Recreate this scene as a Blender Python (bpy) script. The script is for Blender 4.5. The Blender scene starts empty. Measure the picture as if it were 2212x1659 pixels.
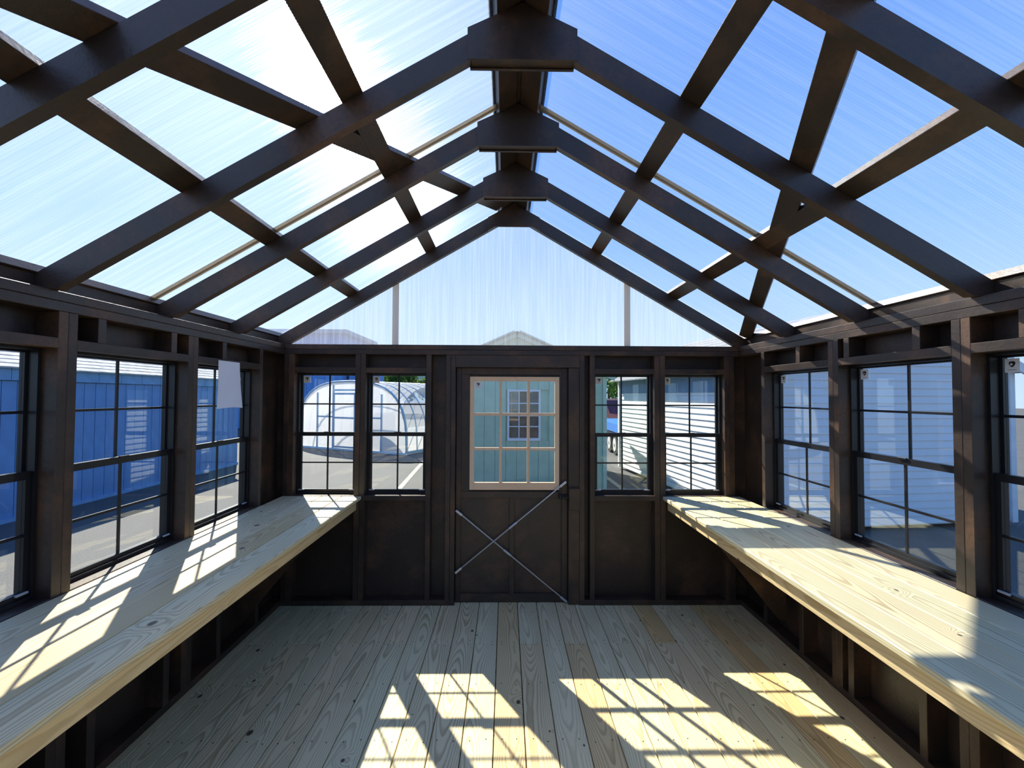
import bpy, bmesh, math, random
from mathutils import Vector, Matrix

S = bpy.context.scene
C = S.collection
random.seed(7)
PI = math.pi

# ------------------------------------------------------------------ camera
F_PX, CAM = 977.6, Vector((-0.0572, -3.4579, 1.5807))
PITCH, YAW, ROLL = 0.0266, 0.0139, 0.0045
def cam_axes():
    Ry = Matrix(((math.cos(YAW), -math.sin(YAW), 0), (math.sin(YAW), math.cos(YAW), 0), (0, 0, 1)))
    Rp = Matrix(((1, 0, 0), (0, math.cos(PITCH), math.sin(PITCH)), (0, -math.sin(PITCH), math.cos(PITCH))))
    M = Rp @ Ry
    r, f, u = M[0].copy(), M[1].copy(), M[2].copy()
    c, s = math.cos(ROLL), math.sin(ROLL)
    return (r * c + u * s), (u * c - r * s), f
r_, u_, f_ = cam_axes()
cam_data = bpy.data.cameras.new('camera')
cam_data.sensor_width = 36.0
cam_data.lens = F_PX * 36.0 / 2212.0
cam_data.clip_start = 0.02
cam_data.clip_end = 500
cam = bpy.data.objects.new('camera', cam_data)
C.objects.link(cam)
m3 = Matrix((r_, u_, -f_)).transposed()
cam.matrix_world = Matrix.Translation(CAM) @ m3.to_4x4()
S.camera = cam

# ------------------------------------------------------------------ world, sun, exposure
SUN = Vector((-0.5625, 0.9827, 0.9591)).normalized()
world = bpy.data.worlds.new('sky')
S.world = world
world.use_nodes = True
wn = world.node_tree
wn.nodes.clear()
# clear sky: pale at the horizon, deep blue overhead, the same all the way round, with a soft aureole about the sun
tc = wn.nodes.new('ShaderNodeTexCoord')
sx = wn.nodes.new('ShaderNodeSeparateXYZ'); wn.links.new(tc.outputs['Generated'], sx.inputs[0])
ramp = wn.nodes.new('ShaderNodeValToRGB')
cr = ramp.color_ramp
cr.elements[0].position = 0.0; cr.elements[0].color = (.60, .75, .95, 1)
cr.elements[1].position = 1.0; cr.elements[1].color = (.035, .175, .66, 1)
for pos, col in ((.12, (.44, .64, .96, 1)), (.30, (.20, .435, .88, 1)), (.55, (.07, .265, .77, 1))):
    e = cr.elements.new(pos); e.color = col
wn.links.new(sx.outputs[2], ramp.inputs[0])
dt = wn.nodes.new('ShaderNodeVectorMath'); dt.operation = 'DOT_PRODUCT'
wn.links.new(tc.outputs['Generated'], dt.inputs[0]); dt.inputs[1].default_value = SUN
mx0 = wn.nodes.new('ShaderNodeMath'); mx0.operation = 'MAXIMUM'; wn.links.new(dt.outputs['Value'], mx0.inputs[0]); mx0.inputs[1].default_value = 0
pw0 = wn.nodes.new('ShaderNodeMath'); pw0.operation = 'POWER'; wn.links.new(mx0.outputs[0], pw0.inputs[0]); pw0.inputs[1].default_value = 14
sc0 = wn.nodes.new('ShaderNodeMath'); sc0.operation = 'MULTIPLY'; wn.links.new(pw0.outputs[0], sc0.inputs[0]); sc0.inputs[1].default_value = .45
au = wn.nodes.new('ShaderNodeMix'); au.data_type = 'RGBA'; au.blend_type = 'ADD'
wn.links.new(sc0.outputs[0], au.inputs[0]); wn.links.new(ramp.outputs[0], au.inputs[6]); au.inputs[7].default_value = (1, .98, .94, 1)
bg = wn.nodes.new('ShaderNodeBackground')
bg.inputs['Strength'].default_value = 0.325
wo = wn.nodes.new('ShaderNodeOutputWorld')
wn.links.new(au.outputs[2], bg.inputs[0])
wn.links.new(bg.outputs[0], wo.inputs[0])

sun_data = bpy.data.lights.new('sun', 'SUN')
sun_data.energy = 2.95
sun_data.angle = math.radians(0.53)
sun_data.color = (1.0, 0.93, 0.81)
sun = bpy.data.objects.new('sun', sun_data)
C.objects.link(sun)
sun.rotation_euler = (-SUN).to_track_quat('-Z', 'Y').to_euler()
sun.location = SUN * 40

S.view_settings.view_transform = 'Standard'
S.view_settings.look = 'None'
S.view_settings.gamma = 1.0
S.view_settings.use_curve_mapping = False
S.view_settings.exposure = 1.98
cy = S.cycles
cy.use_denoising = True
cy.max_bounces = 14
cy.diffuse_bounces = 6
cy.glossy_bounces = 5
cy.transmission_bounces = 10
cy.transparent_max_bounces = 40
cy.sample_clamp_indirect = 12.0

cy.caustics_refractive = True
cy.caustics_reflective = False

# ------------------------------------------------------------------ material helpers
def new_mat(name):
    m = bpy.data.materials.new(name)
    m.use_nodes = True
    nt = m.node_tree
    nt.nodes.clear()
    out = nt.nodes.new('ShaderNodeOutputMaterial')
    return m, nt, out
class N:
    """tiny node-graph writer"""
    def __init__(self, nt): self.nt = nt
    def n(self, typ, **kw):
        nd = self.nt.nodes.new(typ)
        for k, v in kw.items(): setattr(nd, k, v)
        return nd
    def l(self, a, b): self.nt.links.new(a, b)
    def put(self, sock, v):
        if hasattr(v, 'default_value') or hasattr(v, 'is_output'): self.l(v, sock)
        else: sock.default_value = v
    def math(self, op, a, b=0.0, c=0.0, clamp=False):
        nd = self.n('ShaderNodeMath', operation=op, use_clamp=clamp)
        self.put(nd.inputs[0], a); self.put(nd.inputs[1], b)
        if len(nd.inputs) > 2: self.put(nd.inputs[2], c)
        return nd.outputs[0]
    def rng(self, v, a, b, c=0.0, d=1.0, typ='SMOOTHSTEP'):
        nd = self.n('ShaderNodeMapRange', interpolation_type=typ)
        self.put(nd.inputs[0], v)
        for i, x in enumerate((a, b, c, d)): self.put(nd.inputs[1 + i], x)
        return nd.outputs[0]
    def mix(self, f, a, b, blend='MIX'):
        nd = self.n('ShaderNodeMix', data_type='RGBA', blend_type=blend)
        self.put(nd.inputs[0], f); self.put(nd.inputs[6], a); self.put(nd.inputs[7], b)
        return nd.outputs[2]
    def comb(self, x, y, z):
        nd = self.n('ShaderNodeCombineXYZ')
        for i, v in enumerate((x, y, z)): self.put(nd.inputs[i], v)
        return nd.outputs[0]
    def sep(self, v):
        nd = self.n('ShaderNodeSeparateXYZ'); self.l(v, nd.inputs[0]); return nd.outputs
    def noise(self, vec, scale, detail=3.0, rough=0.55, dist=0.0):
        nd = self.n('ShaderNodeTexNoise')
        if vec is not None: self.l(vec, nd.inputs['Vector'])
        nd.inputs['Scale'].default_value = scale
        nd.inputs['Detail'].default_value = detail
        nd.inputs['Roughness'].default_value = rough
        nd.inputs['Distortion'].default_value = dist
        return nd.outputs[0]
    def obj(self):
        return self.n('ShaderNodeTexCoord').outputs['Object']
    def rand(self):
        return self.n('ShaderNodeObjectInfo').outputs['Random']
    def bump(self, h, strength=0.2, dist=0.01):
        nd = self.n('ShaderNodeBump')
        nd.inputs['Strength'].default_value = strength
        nd.inputs['Distance'].default_value = dist
        self.l(h, nd.inputs['Height'])
        return nd.outputs[0]
    def bsdf(self, out, col, rough=0.5, spec=0.5, normal=None, metal=0.0, sss=None):
        b = self.n('ShaderNodeBsdfPrincipled')
        self.put(b.inputs['Base Color'], col)
        self.put(b.inputs['Roughness'], rough)
        self.put(b.inputs['Metallic'], metal)
        b.inputs['Specular IOR Level'].default_value = spec
        if normal is not None: self.l(normal, b.inputs['Normal'])
        if out is not None: self.l(b.outputs[0], out.inputs[0])
        return b
def rgb(r, g, b): return (r, g, b, 1.0)

def mat_plain(name, col, rough=0.5, spec=0.5, metal=0.0, var=0.06, scale=6.0, bump=0.0):
    m, nt, out = new_mat(name); g = N(nt)
    n = g.noise(g.obj(), scale, 4.0)
    c = g.mix(g.rng(n, .3, .7), rgb(*[v * (1 - var) for v in col]), rgb(*[min(1, v * (1 + var)) for v in col]))
    nrm = g.bump(g.noise(g.obj(), scale * 12, 3.0), bump, .01) if bump else None
    g.bsdf(out, c, rough, spec, nrm, metal)
    return m

def mat_stain(name='dark_stain'):
    """dark brown-black stained softwood, thin satin film, uneven coats"""
    m, nt, out = new_mat(name); g = N(nt)
    o, rnd = g.obj(), g.rand()
    off = g.math('MULTIPLY', rnd, 40.0)
    x, y, z = g.sep(o)
    v = g.comb(g.math('ADD', x, off), g.math('ADD', y, off), g.math('ADD', z, off))
    big = g.noise(v, 3.2, 4.0, .6)
    fine = g.noise(v, 55.0, 4.0, .65)
    c = g.mix(g.rng(big, .44, .74), rgb(.042, .0275, .020), rgb(.130, .066, .034))
    c = g.mix(g.rng(fine, .35, .8, 0, .6), c, rgb(.024, .0195, .017))
    rough = g.rng(big, .3, .7,   .36, .48)
    g.bsdf(out, c, rough, .5, g.bump(fine, .25, .004))
    return m

def mat_pine(name, early, late, gap=.0085, tintv=.18, knot=1.0, rough=.55):
    m, nt, out = new_mat(name); g = N(nt)
    o, rnd = g.obj(), g.rand()
    x, y, z = g.sep(o)
    x = g.math('ADD', x, z)
    r1 = g.math('MULTIPLY', rnd, 173.3)
    yy = g.math('ADD', y, r1)
    r2 = g.math('FRACT', g.math('MULTIPLY', rnd, 917.7))
    # sparse knots
    kv = g.comb(g.math('ADD', g.math('MULTIPLY', x, 3.0), g.math('MULTIPLY', r2, 31.0)), g.math('MULTIPLY', yy, 2.1), 0.0)
    vor = g.n('ShaderNodeTexVoronoi', voronoi_dimensions='2D', feature='F1')
    g.l(kv, vor.inputs['Vector']); vor.inputs['Scale'].default_value = 1.0
    d = g.math('ADD', vor.outputs['Distance'], g.math('MULTIPLY', g.noise(g.comb(x, yy, r2), 40.0, 2.0), .02))
    ksz = g.rng(vor.outputs['Color'], .35, .9, .006, .058, 'LINEAR')
    km = g.rng(g.math('DIVIDE', d, ksz), .75, 1.1, 1.0, 0.0)
    kring = g.rng(g.math('DIVIDE', d, ksz), 1.0, 4.5, 1.0, 0.0)
    # flat-sawn ring distance
    slow = g.comb(g.math('MULTIPLY', x, .6), g.math('MULTIPLY', yy, .85), g.math('MULTIPLY', r2, 9.0))
    h = g.math('ADD', .012, g.math('MULTIPLY', g.noise(slow, 1.0, 1.5, .4), .13))
    slow2 = g.comb(3.1, g.math('MULTIPLY', yy, .5), g.math('MULTIPLY', r2, 13.0))
    cx = g.math('MULTIPLY', g.math('SUBTRACT', g.noise(slow2, 1.0, 1.0), .5), .30)
    dx = g.math('SUBTRACT', x, cx)
    r = g.math('SQRT', g.math('ADD', g.math('MULTIPLY', dx, dx), g.math('MULTIPLY', h, h)))
    r = g.math('ADD', r, g.math('MULTIPLY', kring, .022))
    wob = g.comb(g.math('MULTIPLY', x, 16.0), g.math('MULTIPLY', yy, 5.0), r2)
    r = g.math('ADD', r, g.math('MULTIPLY', g.noise(wob, 1.0, 2.0), .0065))
    t = g.math('FRACT', g.math('DIVIDE', r, gap))
    lw = g.math('MULTIPLY', g.rng(t, .35, .85), g.rng(t, .9, 1.0, 1.0, 0.0))
    fib = g.noise(g.comb(g.math('MULTIPLY', x, 160.0), g.math('MULTIPLY', yy, 6.0), r2), 1.0, 2.0)
    lw = g.math('MULTIPLY', lw, g.rng(fib, .2, .8, .65, 1.0))
    blot = g.noise(g.comb(g.math('MULTIPLY', x, 4.0), g.math('MULTIPLY', yy, 1.4), r2), 1.0, 2.0)
    lw = g.math('MULTIPLY', lw, g.rng(blot, .3, .7, .45, 1.0))
    base = g.mix(lw, rgb(*early), rgb(*late))
    # board to board tint: some tan heartwood, some grey-green treated sapwood
    tint = g.n('ShaderNodeValToRGB')
    cr = tint.color_ramp
    cr.elements[0].position = 0.0; cr.elements[0].color = rgb(.92, 1.0, .96)
    cr.elements[1].position = 1.0; cr.elements[1].color = rgb(1.0, .97, .90)
    e = cr.elements.new(.82); e.color = rgb(1.0, .97, .90)
    e = cr.elements.new(.90); e.color = rgb(.88, .74, .52)
    e = cr.elements.new(.96); e.color = rgb(1.0, .93, .84)
    g.l(r2, tint.inputs[0])
    base = g.mix(1.0, base, tint.outputs[0], 'MULTIPLY')
    base = g.mix(g.rng(blot, .25, .75, 0, tintv), base, rgb(early[0] * .62, early[1] * .60, early[2] * .55))
    kin = g.mix(g.rng(g.noise(g.comb(g.math('MULTIPLY', x, 90.0), g.math('MULTIPLY', yy, 60.0), r2), 1.0, 2.0), .35, .65), rgb(.10, .045, .022), rgb(.035, .018, .012))
    base = g.mix(g.math('MULTIPLY', km, .92 * knot), base, kin)
    g.bsdf(out, base, rough, .35, g.bump(lw, .10, .003))
    return m

def mat_glass(name='window_glass'):
    m, nt, out = new_mat(name); g = N(nt)
    lwn = g.n('ShaderNodeLayerWeight'); lwn.inputs['Blend'].default_value = .5
    f = g.math('POWER', lwn.outputs['Facing'], 4.0)
    f = g.math('ADD', .045, g.math('MULTIPLY', f, .9), clamp=True)
    dust = g.noise(g.obj(), 220.0, 2.0)
    tr = g.n('ShaderNodeBsdfTransparent'); tr.inputs[0].default_value = rgb(.955, .975, .965)
    gl = g.n('ShaderNodeBsdfGlossy'); gl.inputs['Roughness'].default_value = 0.012
    gl.inputs[0].default_value = rgb(.95, 1, .97)
    df = g.n('ShaderNodeBsdfDiffuse'); df.inputs[0].default_value = rgb(.6, .6, .6)
    mx0 = g.n('ShaderNodeMixShader')
    g.l(g.rng(dust, .64, .80, .006, .10), mx0.inputs[0])
    g.l(tr.outputs[0], mx0.inputs[1]); g.l(df.outputs[0], mx0.inputs[2])
    mx = g.n('ShaderNodeMixShader')
    g.l(f, mx.inputs[0]); g.l(mx0.outputs[0], mx.inputs[1]); g.l(gl.outputs[0], mx.inputs[2])
    g.l(mx.outputs[0], out.inputs[0])
    return m

def mat_poly(name, axis, scat, veil, rough, clear=(.96, .98, 1.0)):
    """twin-wall polycarbonate, inner skin: ribs every 11 mm, part clear, part forward scattering"""
    m, nt, out = new_mat(name); g = N(nt)
    o = g.obj(); xyz = g.sep(o)
    c = xyz[axis]
    t = g.math('FRACT', g.math('DIVIDE', c, .011))
    rib = g.math('ADD', g.rng(t, 0.0, .18, 1.0, 0.0), g.rng(t, .82, 1.0, 0.0, 1.0), clamp=True)
    other = [i for i in range(3) if i != axis]
    st = g.comb(g.math('MULTIPLY', c, 60.0), g.math('MULTIPLY', xyz[other[0]], 1.6), g.math('MULTIPLY', xyz[other[1]], 1.6))
    streak = g.noise(st, 1.0, 3.0)
    tr = g.n('ShaderNodeBsdfTransparent')
    g.put(tr.inputs[0], g.mix(rib, rgb(*clear), rgb(*[v * .84 for v in clear])))
    rf = g.n('ShaderNodeBsdfRefraction')
    rf.inputs['IOR'].default_value = 1.15
    rf.inputs[0].default_value = rgb(.97, .985, 1.0)
    g.l(g.rng(streak, .3, .7, rough * .9, rough * 1.1), rf.inputs['Roughness'])
    wave = g.math('SINE', g.math('MULTIPLY', c, 2 * PI / .011))
    g.l(g.bump(wave, .3, .0015), rf.inputs['Normal'])
    mx = g.n('ShaderNodeMixShader')
    g.l(g.rng(rib, 0.0, 1.0, scat * .8, scat * 1.6), mx.inputs[0])
    g.l(tr.outputs[0], mx.inputs[1]); g.l(rf.outputs[0], mx.inputs[2])
    tl = g.n('ShaderNodeBsdfTranslucent'); tl.inputs[0].default_value = rgb(.95, .95, .93)
    mx2 = g.n('ShaderNodeMixShader')
    g.l(g.rng(streak, .35, .75, veil * .85, veil * 1.25), mx2.inputs[0])
    g.l(mx.outputs[0], mx2.inputs[1]); g.l(tl.outputs[0], mx2.inputs[2])
    g.l(mx2.outputs[0], out.inputs[0])
    return m

def mat_poly_outer():
    """smooth outer skin of the sheets"""
    m, nt, out = new_mat('twinwall_outer_skin'); g = N(nt)
    tr = g.n('ShaderNodeBsdfTransparent'); tr.inputs[0].default_value = rgb(.96, .975, .99)
    gl = g.n('ShaderNodeBsdfGlossy'); gl.inputs['Roughness'].default_value = .1
    lwn = g.n('ShaderNodeLayerWeight')
    f = g.math('ADD', .03, g.math('MULTIPLY', g.math('POWER', lwn.outputs['Facing'], 5.0), .4))
    mx = g.n('ShaderNodeMixShader')
    g.l(f, mx.inputs[0]); g.l(tr.outputs[0], mx.inputs[1]); g.l(gl.outputs[0], mx.inputs[2])
    g.l(mx.outputs[0], out.inputs[0])
    return m

def mat_film(name, col, transp, transl):
    m, nt, out = new_mat(name); g = N(nt)
    n = g.noise(g.obj(), 2.0, 4.0)
    c = g.mix(n, rgb(*[v * .92 for v in col]), rgb(*col))
    d = g.n('ShaderNodeBsdfDiffuse'); g.l(c, d.inputs[0])
    t = g.n('ShaderNodeBsdfTranslucent'); g.l(c, t.inputs[0])
    a = g.n('ShaderNodeMixShader'); a.inputs[0].default_value = transl
    g.l(d.outputs[0], a.inputs[1]); g.l(t.outputs[0], a.inputs[2])
    tr = g.n('ShaderNodeBsdfTransparent')
    b = g.n('ShaderNodeMixShader'); b.inputs[0].default_value = transp
    g.l(a.outputs[0], b.inputs[1]); g.l(tr.outputs[0], b.inputs[2])
    g.l(b.outputs[0], out.inputs[0])
    return m

def mat_asphalt():
    m, nt, out = new_mat('asphalt'); g = N(nt)
    o = g.obj()
    n1 = g.noise(o, 1.1, 5.0); n2 = g.noise(o, 70.0, 3.0, .7)
    c = g.mix(g.rng(n1, .3, .7), rgb(.072, .072, .072), rgb(.095, .094, .09))
    c = g.mix(g.rng(n2, .35, .75, 0, .8), c, rgb(.17, .167, .16))
    c = g.mix(g.rng(n2, .3, .42, .7, 0), c, rgb(.035, .035, .038))
    g.bsdf(out, c, .8, .3, g.bump(n2, .6, .01))
    return m

def mat_leaf(name, a, b):
    m, nt, out = new_mat(name); g = N(nt)
    n = g.noise(g.obj(), 1.7, 3.0)
    c = g.mix(g.rng(n, .3, .7), rgb(*a), rgb(*b))
    d = g.n('ShaderNodeBsdfDiffuse'); g.l(c, d.inputs[0])
    t = g.n('ShaderNodeBsdfTranslucent'); g.l(c, t.inputs[0])
    mx = g.n('ShaderNodeMixShader'); mx.inputs[0].default_value = .35
    g.l(d.outputs[0], mx.inputs[1]); g.l(t.outputs[0], mx.inputs[2])
    g.l(mx.outputs[0], out.inputs[0])
    return m

M = {}
M['stain'] = mat_stain()
M['floor'] = mat_pine('treated_pine_floor', (.92, .775, .47), (.47, .335, .16), .0068, .18)
M['bench'] = mat_pine('pine_bench_boards', (.84, .715, .46), (.50, .35, .175), .0066, .18, .9, .5)
M['fascia'] = mat_pine('pine_fascia', (.84, .66, .38), (.60, .42, .20), .0075, .15, .8, .5)
M['cedar'] = mat_pine('bare_pine_sash', (.92, .64, .44), (.80, .50, .31), .006, .12, .2, .5)
M['vinyl'] = mat_plain('black_vinyl', (.012, .0125, .015), .35, .5, var=.2)
M['glass'] = mat_glass()
M['poly_y'] = mat_poly('twinwall_roof', 1, .14, .125, .42)
M['poly_x'] = mat_poly('twinwall_gable', 0, .08, .14, .4, (.76, .80, .84))
M['poly_out'] = mat_poly_outer()
M['joint'] = mat_film('joint_profile', (.55, .50, .42), .05, .5)
M['joint_g'] = mat_film('gable_joint_profile', (.62, .60, .58), .05, .45)
M['tape'] = mat_plain('foil_tape', (.7, .7, .7), .35, .5, .3, var=.3, scale=60)
M['paper'] = mat_plain('white_paper', (.82, .81, .83), .7, .2, var=.02)
M['ink'] = mat_plain('dark_ink', (.03, .03, .035), .6, .2, var=.1)
M['steel'] = mat_plain('galvanised_steel', (.62, .62, .63), .35, .5, .6, var=.08, scale=40)
M['iron'] = mat_plain('black_iron', (.012, .012, .013), .4, .5, .3)
M['clip'] = mat_plain('grey_clip', (.55, .55, .56), .4)
M['asphalt'] = mat_asphalt()
M['line'] = mat_plain('worn_line_paint', (.36, .33, .25), .7, var=.25, scale=9)
M['white'] = mat_plain('white_vinyl_siding', (.88, .88, .88), .45, .4, var=.02, scale=3)
M['white_trim'] = mat_plain('white_trim', (.82, .83, .84), .45)
M['green'] = mat_plain('sage_green_siding', (.44, .62, .43), .6, .3, var=.08, scale=4, bump=.1)
M['greentrim'] = mat_plain('pale_green_trim', (.50, .66, .50), .6, .3, var=.05)
M['blue'] = mat_plain('blue_barn_siding', (.13, .29, .58), .6, .3, var=.10, scale=3, bump=.1)
M['bluetrim'] = mat_plain('blue_barn_trim', (.17, .35, .62), .6, .3, var=.08)
M['bluefar'] = mat_plain('bright_blue_siding', (.11, .30, .66), .6, .3, var=.06)
M['slate'] = mat_plain('slate_blue_paint', (.22, .33, .46), .6, .3, var=.08)
M['shingle'] = mat_plain('grey_shingle', (.50, .49, .47), .9, .2, var=.22, scale=7, bump=.3)
M['shingle_d'] = mat_plain('dark_shingle', (.11, .12, .13), .9, .2, var=.25, scale=7, bump=.3)
M['film'] = mat_film('greenhouse_film', (.92, .92, .92), .50, .6)
M['film_b'] = mat_film('greenhouse_panel', (.95, .94, .92), .15, .88)
M['pipe'] = mat_plain('greenhouse_pipe', (.40, .50, .62), .4, .5, .3)
M['barrel'] = mat_plain('blue_plastic', (.03, .14, .40), .4)
M['bark'] = mat_plain('bark', (.12, .085, .06), .9, .2, var=.3, scale=12, bump=.4)
M['leaf1'] = mat_leaf('leaf_light', (.10, .22, .035), (.20, .34, .07))
M['leaf2'] = mat_leaf('leaf_dark', (.04, .11, .025), (.09, .18, .04))
M['car'] = mat_plain('maroon_car_paint', (.10, .022, .03), .25, .6)
M['carglass'] = mat_plain('dark_car_glass', (.02, .022, .03), .08, .6)
M['rubber'] = mat_plain('tyre_rubber', (.02, .02, .02), .8)
M['rim'] = mat_plain('white_wheel_rim', (.75, .74, .68), .35, .5, .2)
M['trailer_blue'] = mat_plain('blue_metal_panel', (.05, .22, .60), .4, .5, .2)
M['dirt'] = mat_plain('dark_underfloor', (.03, .027, .022), .9, .2)
M['nail'] = mat_plain('nail_head', (.05, .04, .035), .5, .4, .4)
M['dim_interior'] = mat_plain('dim_shed_interior', (.10, .075, .06), .8, .2, var=.6, scale=5)
M['grass'] = mat_plain('verge_grass', (.10, .17, .05), .9, .2, var=.3, scale=2, bump=.3)

# ------------------------------------------------------------------ object helpers
def empty(name, loc=(0, 0, 0), rotz=0.0, label=None, cat=None, kind=None, group=None, parent=None):
    o = bpy.data.objects.new(name, None)
    o.empty_display_size = .1
    C.objects.link(o)
    o.location = loc
    o.rotation_euler = (0, 0, rotz)
    if parent: o.parent = parent
    return tag(o, label, cat, kind, group)
def tag(o, label=None, cat=None, kind=None, group=None):
    if label: o['label'] = label
    if cat: o['category'] = cat
    if kind: o['kind'] = kind
    if group: o['group'] = group
    return o
def link(name, me, parent=None, loc=(0, 0, 0), rot=None):
    o = bpy.data.objects.new(name, me)
    C.objects.link(o)
    if parent: o.parent = parent
    o.location = loc
    if rot is not None: o.rotation_euler = rot
    return o
_cache = {}
def box_mesh(dx, dy, dz, mat, bev=0.0):
    k = (round(dx, 4), round(dy, 4), round(dz, 4), mat, bev)
    if k in _cache: return _cache[k]
    bm = bmesh.new()
    bmesh.ops.create_cube(bm, size=1.0)
    bmesh.ops.scale(bm, vec=(dx, dy, dz), verts=bm.verts)
    if bev: bmesh.ops.bevel(bm, geom=bm.edges[:], offset=bev, segments=1, affect='EDGES')
    me = bpy.data.meshes.new('box')
    bm.to_mesh(me); bm.free()
    me.materials.append(M[mat])
    _cache[k] = me
    return me
def box(name, x0, x1, y0, y1, z0, z1, mat, parent=None, bev=0.0):
    me = box_mesh(x1 - x0, y1 - y0, z1 - z0, mat, bev)
    return link(name, me, parent, ((x0 + x1) / 2, (y0 + y1) / 2, (z0 + z1) / 2))
def mesh_obj(name, verts, faces, mat, parent=None, smooth=False, loc=(0, 0, 0), rot=None):
    me = bpy.data.meshes.new(name)
    me.from_pydata([tuple(v) for v in verts], [], faces)
    bm = bmesh.new(); bm.from_mesh(me)
    bmesh.ops.recalc_face_normals(bm, faces=bm.faces[:])
    bm.to_mesh(me); bm.free()
    me.materials.append(M[mat])
    if smooth:
        for p in me.polygons: p.use_smooth = True
    return link(name, me, parent, loc, rot)
def join_boxes(name, boxes, mat, parent=None):
    V, Fc = [], []
    for (x0, x1, y0, y1, z0, z1) in boxes:
        b = len(V)
        V += [(x0, y0, z0), (x1, y0, z0), (x1, y1, z0), (x0, y1, z0), (x0, y0, z1), (x1, y0, z1), (x1, y1, z1), (x0, y1, z1)]
        Fc += [tuple(b + i for i in f) for f in ((0, 3, 2, 1), (4, 5, 6, 7), (0, 1, 5, 4), (1, 2, 6, 5), (2, 3, 7, 6), (3, 0, 4, 7))]
    return mesh_obj(name, V, Fc, mat, parent)
def prism(name, poly, a0, a1, axis, mat, parent=None, smooth=False):
    """extrude a 2-D polygon along an axis: 'y' poly=(x,z); 'x' poly=(y,z); 'z' poly=(x,y)"""
    def P(p, a):
        return {'y': (p[0], a, p[1]), 'x': (a, p[0], p[1]), 'z': (p[0], p[1], a)}[axis]
    n = len(poly)
    V = [P(p, a0) for p in poly] + [P(p, a1) for p in poly]
    Fc = [tuple(range(n)), tuple(range(2 * n - 1, n - 1, -1))] + [(i, (i + 1) % n, n + (i + 1) % n, n + i) for i in range(n)]
    return mesh_obj(name, V, Fc, mat, parent, smooth)
def stick(name, p0, p1, w, t, mat, parent=None, normal=(0, 0, 1), bev=0.0):
    """timber from p0 to p1 with its base-centre line there; width w across, thickness t along +normal"""
    p0, p1 = Vector(p0), Vector(p1)
    d = p1 - p0; L = d.length; d.normalize()
    nz = Vector(normal); nz = (nz - d * nz.dot(d)).normalized()
    nx = d.cross(nz)
    o = link(name, box_mesh(w, L, t, mat, bev), parent)
    R = Matrix((nx, d, nz)).transposed().to_4x4()
    o.matrix_local = Matrix.Translation((p0 + p1) / 2 + nz * t / 2) @ R
    return o
def tube(name, p0, p1, r, mat, parent=None, n=8, r1=None):
    p0, p1 = Vector(p0), Vector(p1)
    r1 = r if r1 is None else r1
    d = (p1 - p0).normalized()
    a = d.orthogonal().normalized(); b = d.cross(a)
    V = []
    for p, q in ((p0, r), (p1, r1)):
        for i in range(n):
            t = 2 * PI * i / n
            V.append(p + a * math.cos(t) * q + b * math.sin(t) * q)
    Fc = [tuple(range(n - 1, -1, -1)), tuple(range(n, 2 * n))] + [(i, (i + 1) % n, n + (i + 1) % n, n + i) for i in range(n)]
    return mesh_obj(name, V, Fc, mat, parent, smooth=False)
def polytube(name, pts, r, mat, parent=None, n=6):
    V, Fc = [], []
    pts = [Vector(p) for p in pts]
    for k, p in enumerate(pts):
        d = (pts[min(k + 1, len(pts) - 1)] - pts[max(k - 1, 0)]).normalized()
        ref = Vector((0.31, .05, .95))
        a = d.cross(ref)
        if a.length < .05: a = d.cross(Vector((1, 0, 0)))
        a.normalize(); b = d.cross(a)
        for i in range(n):
            t = 2 * PI * i / n
            V.append(p + a * math.cos(t) * r + b * math.sin(t) * r)
    for k in range(len(pts) - 1):
        for i in range(n):
            Fc.append((k * n + i, k * n + (i + 1) % n, (k + 1) * n + (i + 1) % n, (k + 1) * n + i))
    return mesh_obj(name, V, Fc, mat, parent, smooth=True)

def outer_skin(o, outward):
    """give the faces that look outward the smooth outer skin"""
    o.data.materials.append(M['poly_out'])
    for p in o.data.polygons:
        if p.normal.dot(Vector(outward)) > .7: p.material_index = 1
    return o

# ------------------------------------------------------------------ dimensions
W = 1.74          # inner face of side-wall studs
SD = .089         # stud depth
T = .0381         # stud thickness
YB, YF = 0.0, -3.48
ZP = 1.970        # top of wall plates
HZ0, HZ1 = 1.754, 1.792    # window header
SZ0, SZ1 = .784, .822      # rough sill
SL = .5833        # roof slope
KU, KT = 2.968, 3.071      # rafter underside / top apex heights
CO = 1 / math.sqrt(1 + SL * SL); SI = SL * CO
GROUND = -.20

# ------------------------------------------------------------------ floor
floor = empty('floor', (0, 0, 0), label='pale treated pine plank floor with knots', cat='floor', kind='structure')
box('subfloor', -1.83, 1.83, -3.57, .10, -.16, -.042, 'dirt', floor)
pw = .1448
k = 0
x = -1.698 - pw
while x < 1.84:
    a, b = max(x, -1.829), min(x + pw, 1.829)
    if b - a > .02:
        a += .0022; b -= .0022
        if k % 2 == 1:
            box('plank', a, b, -.5165, .095, -.038, 0, 'floor', floor, .0022)
            box('plank', a, b, -3.57, -.5195, -.038, 0, 'floor', floor, .0022)
        else:
            box('plank', a, b, -3.57, .095, -.038, 0, 'floor', floor, .0022)
    x += pw; k += 1
nails = []
x = -1.698 - pw
while x < 1.75:
    for yj in (-.10, -.50, -.535, -.93, -1.34, -1.75):
        for u in (.035, .11):
            nx, ny = x + u + random.uniform(-.006, .006), yj + random.uniform(-.012, .012)
            if abs(nx) < 1.73: nails.append((nx - .0028, nx + .0028, ny - .0028, ny + .0028, -.002, .0006))
    x += pw
tag(join_boxes('nail_heads', nails, 'nail', floor), kind='stuff')

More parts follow.
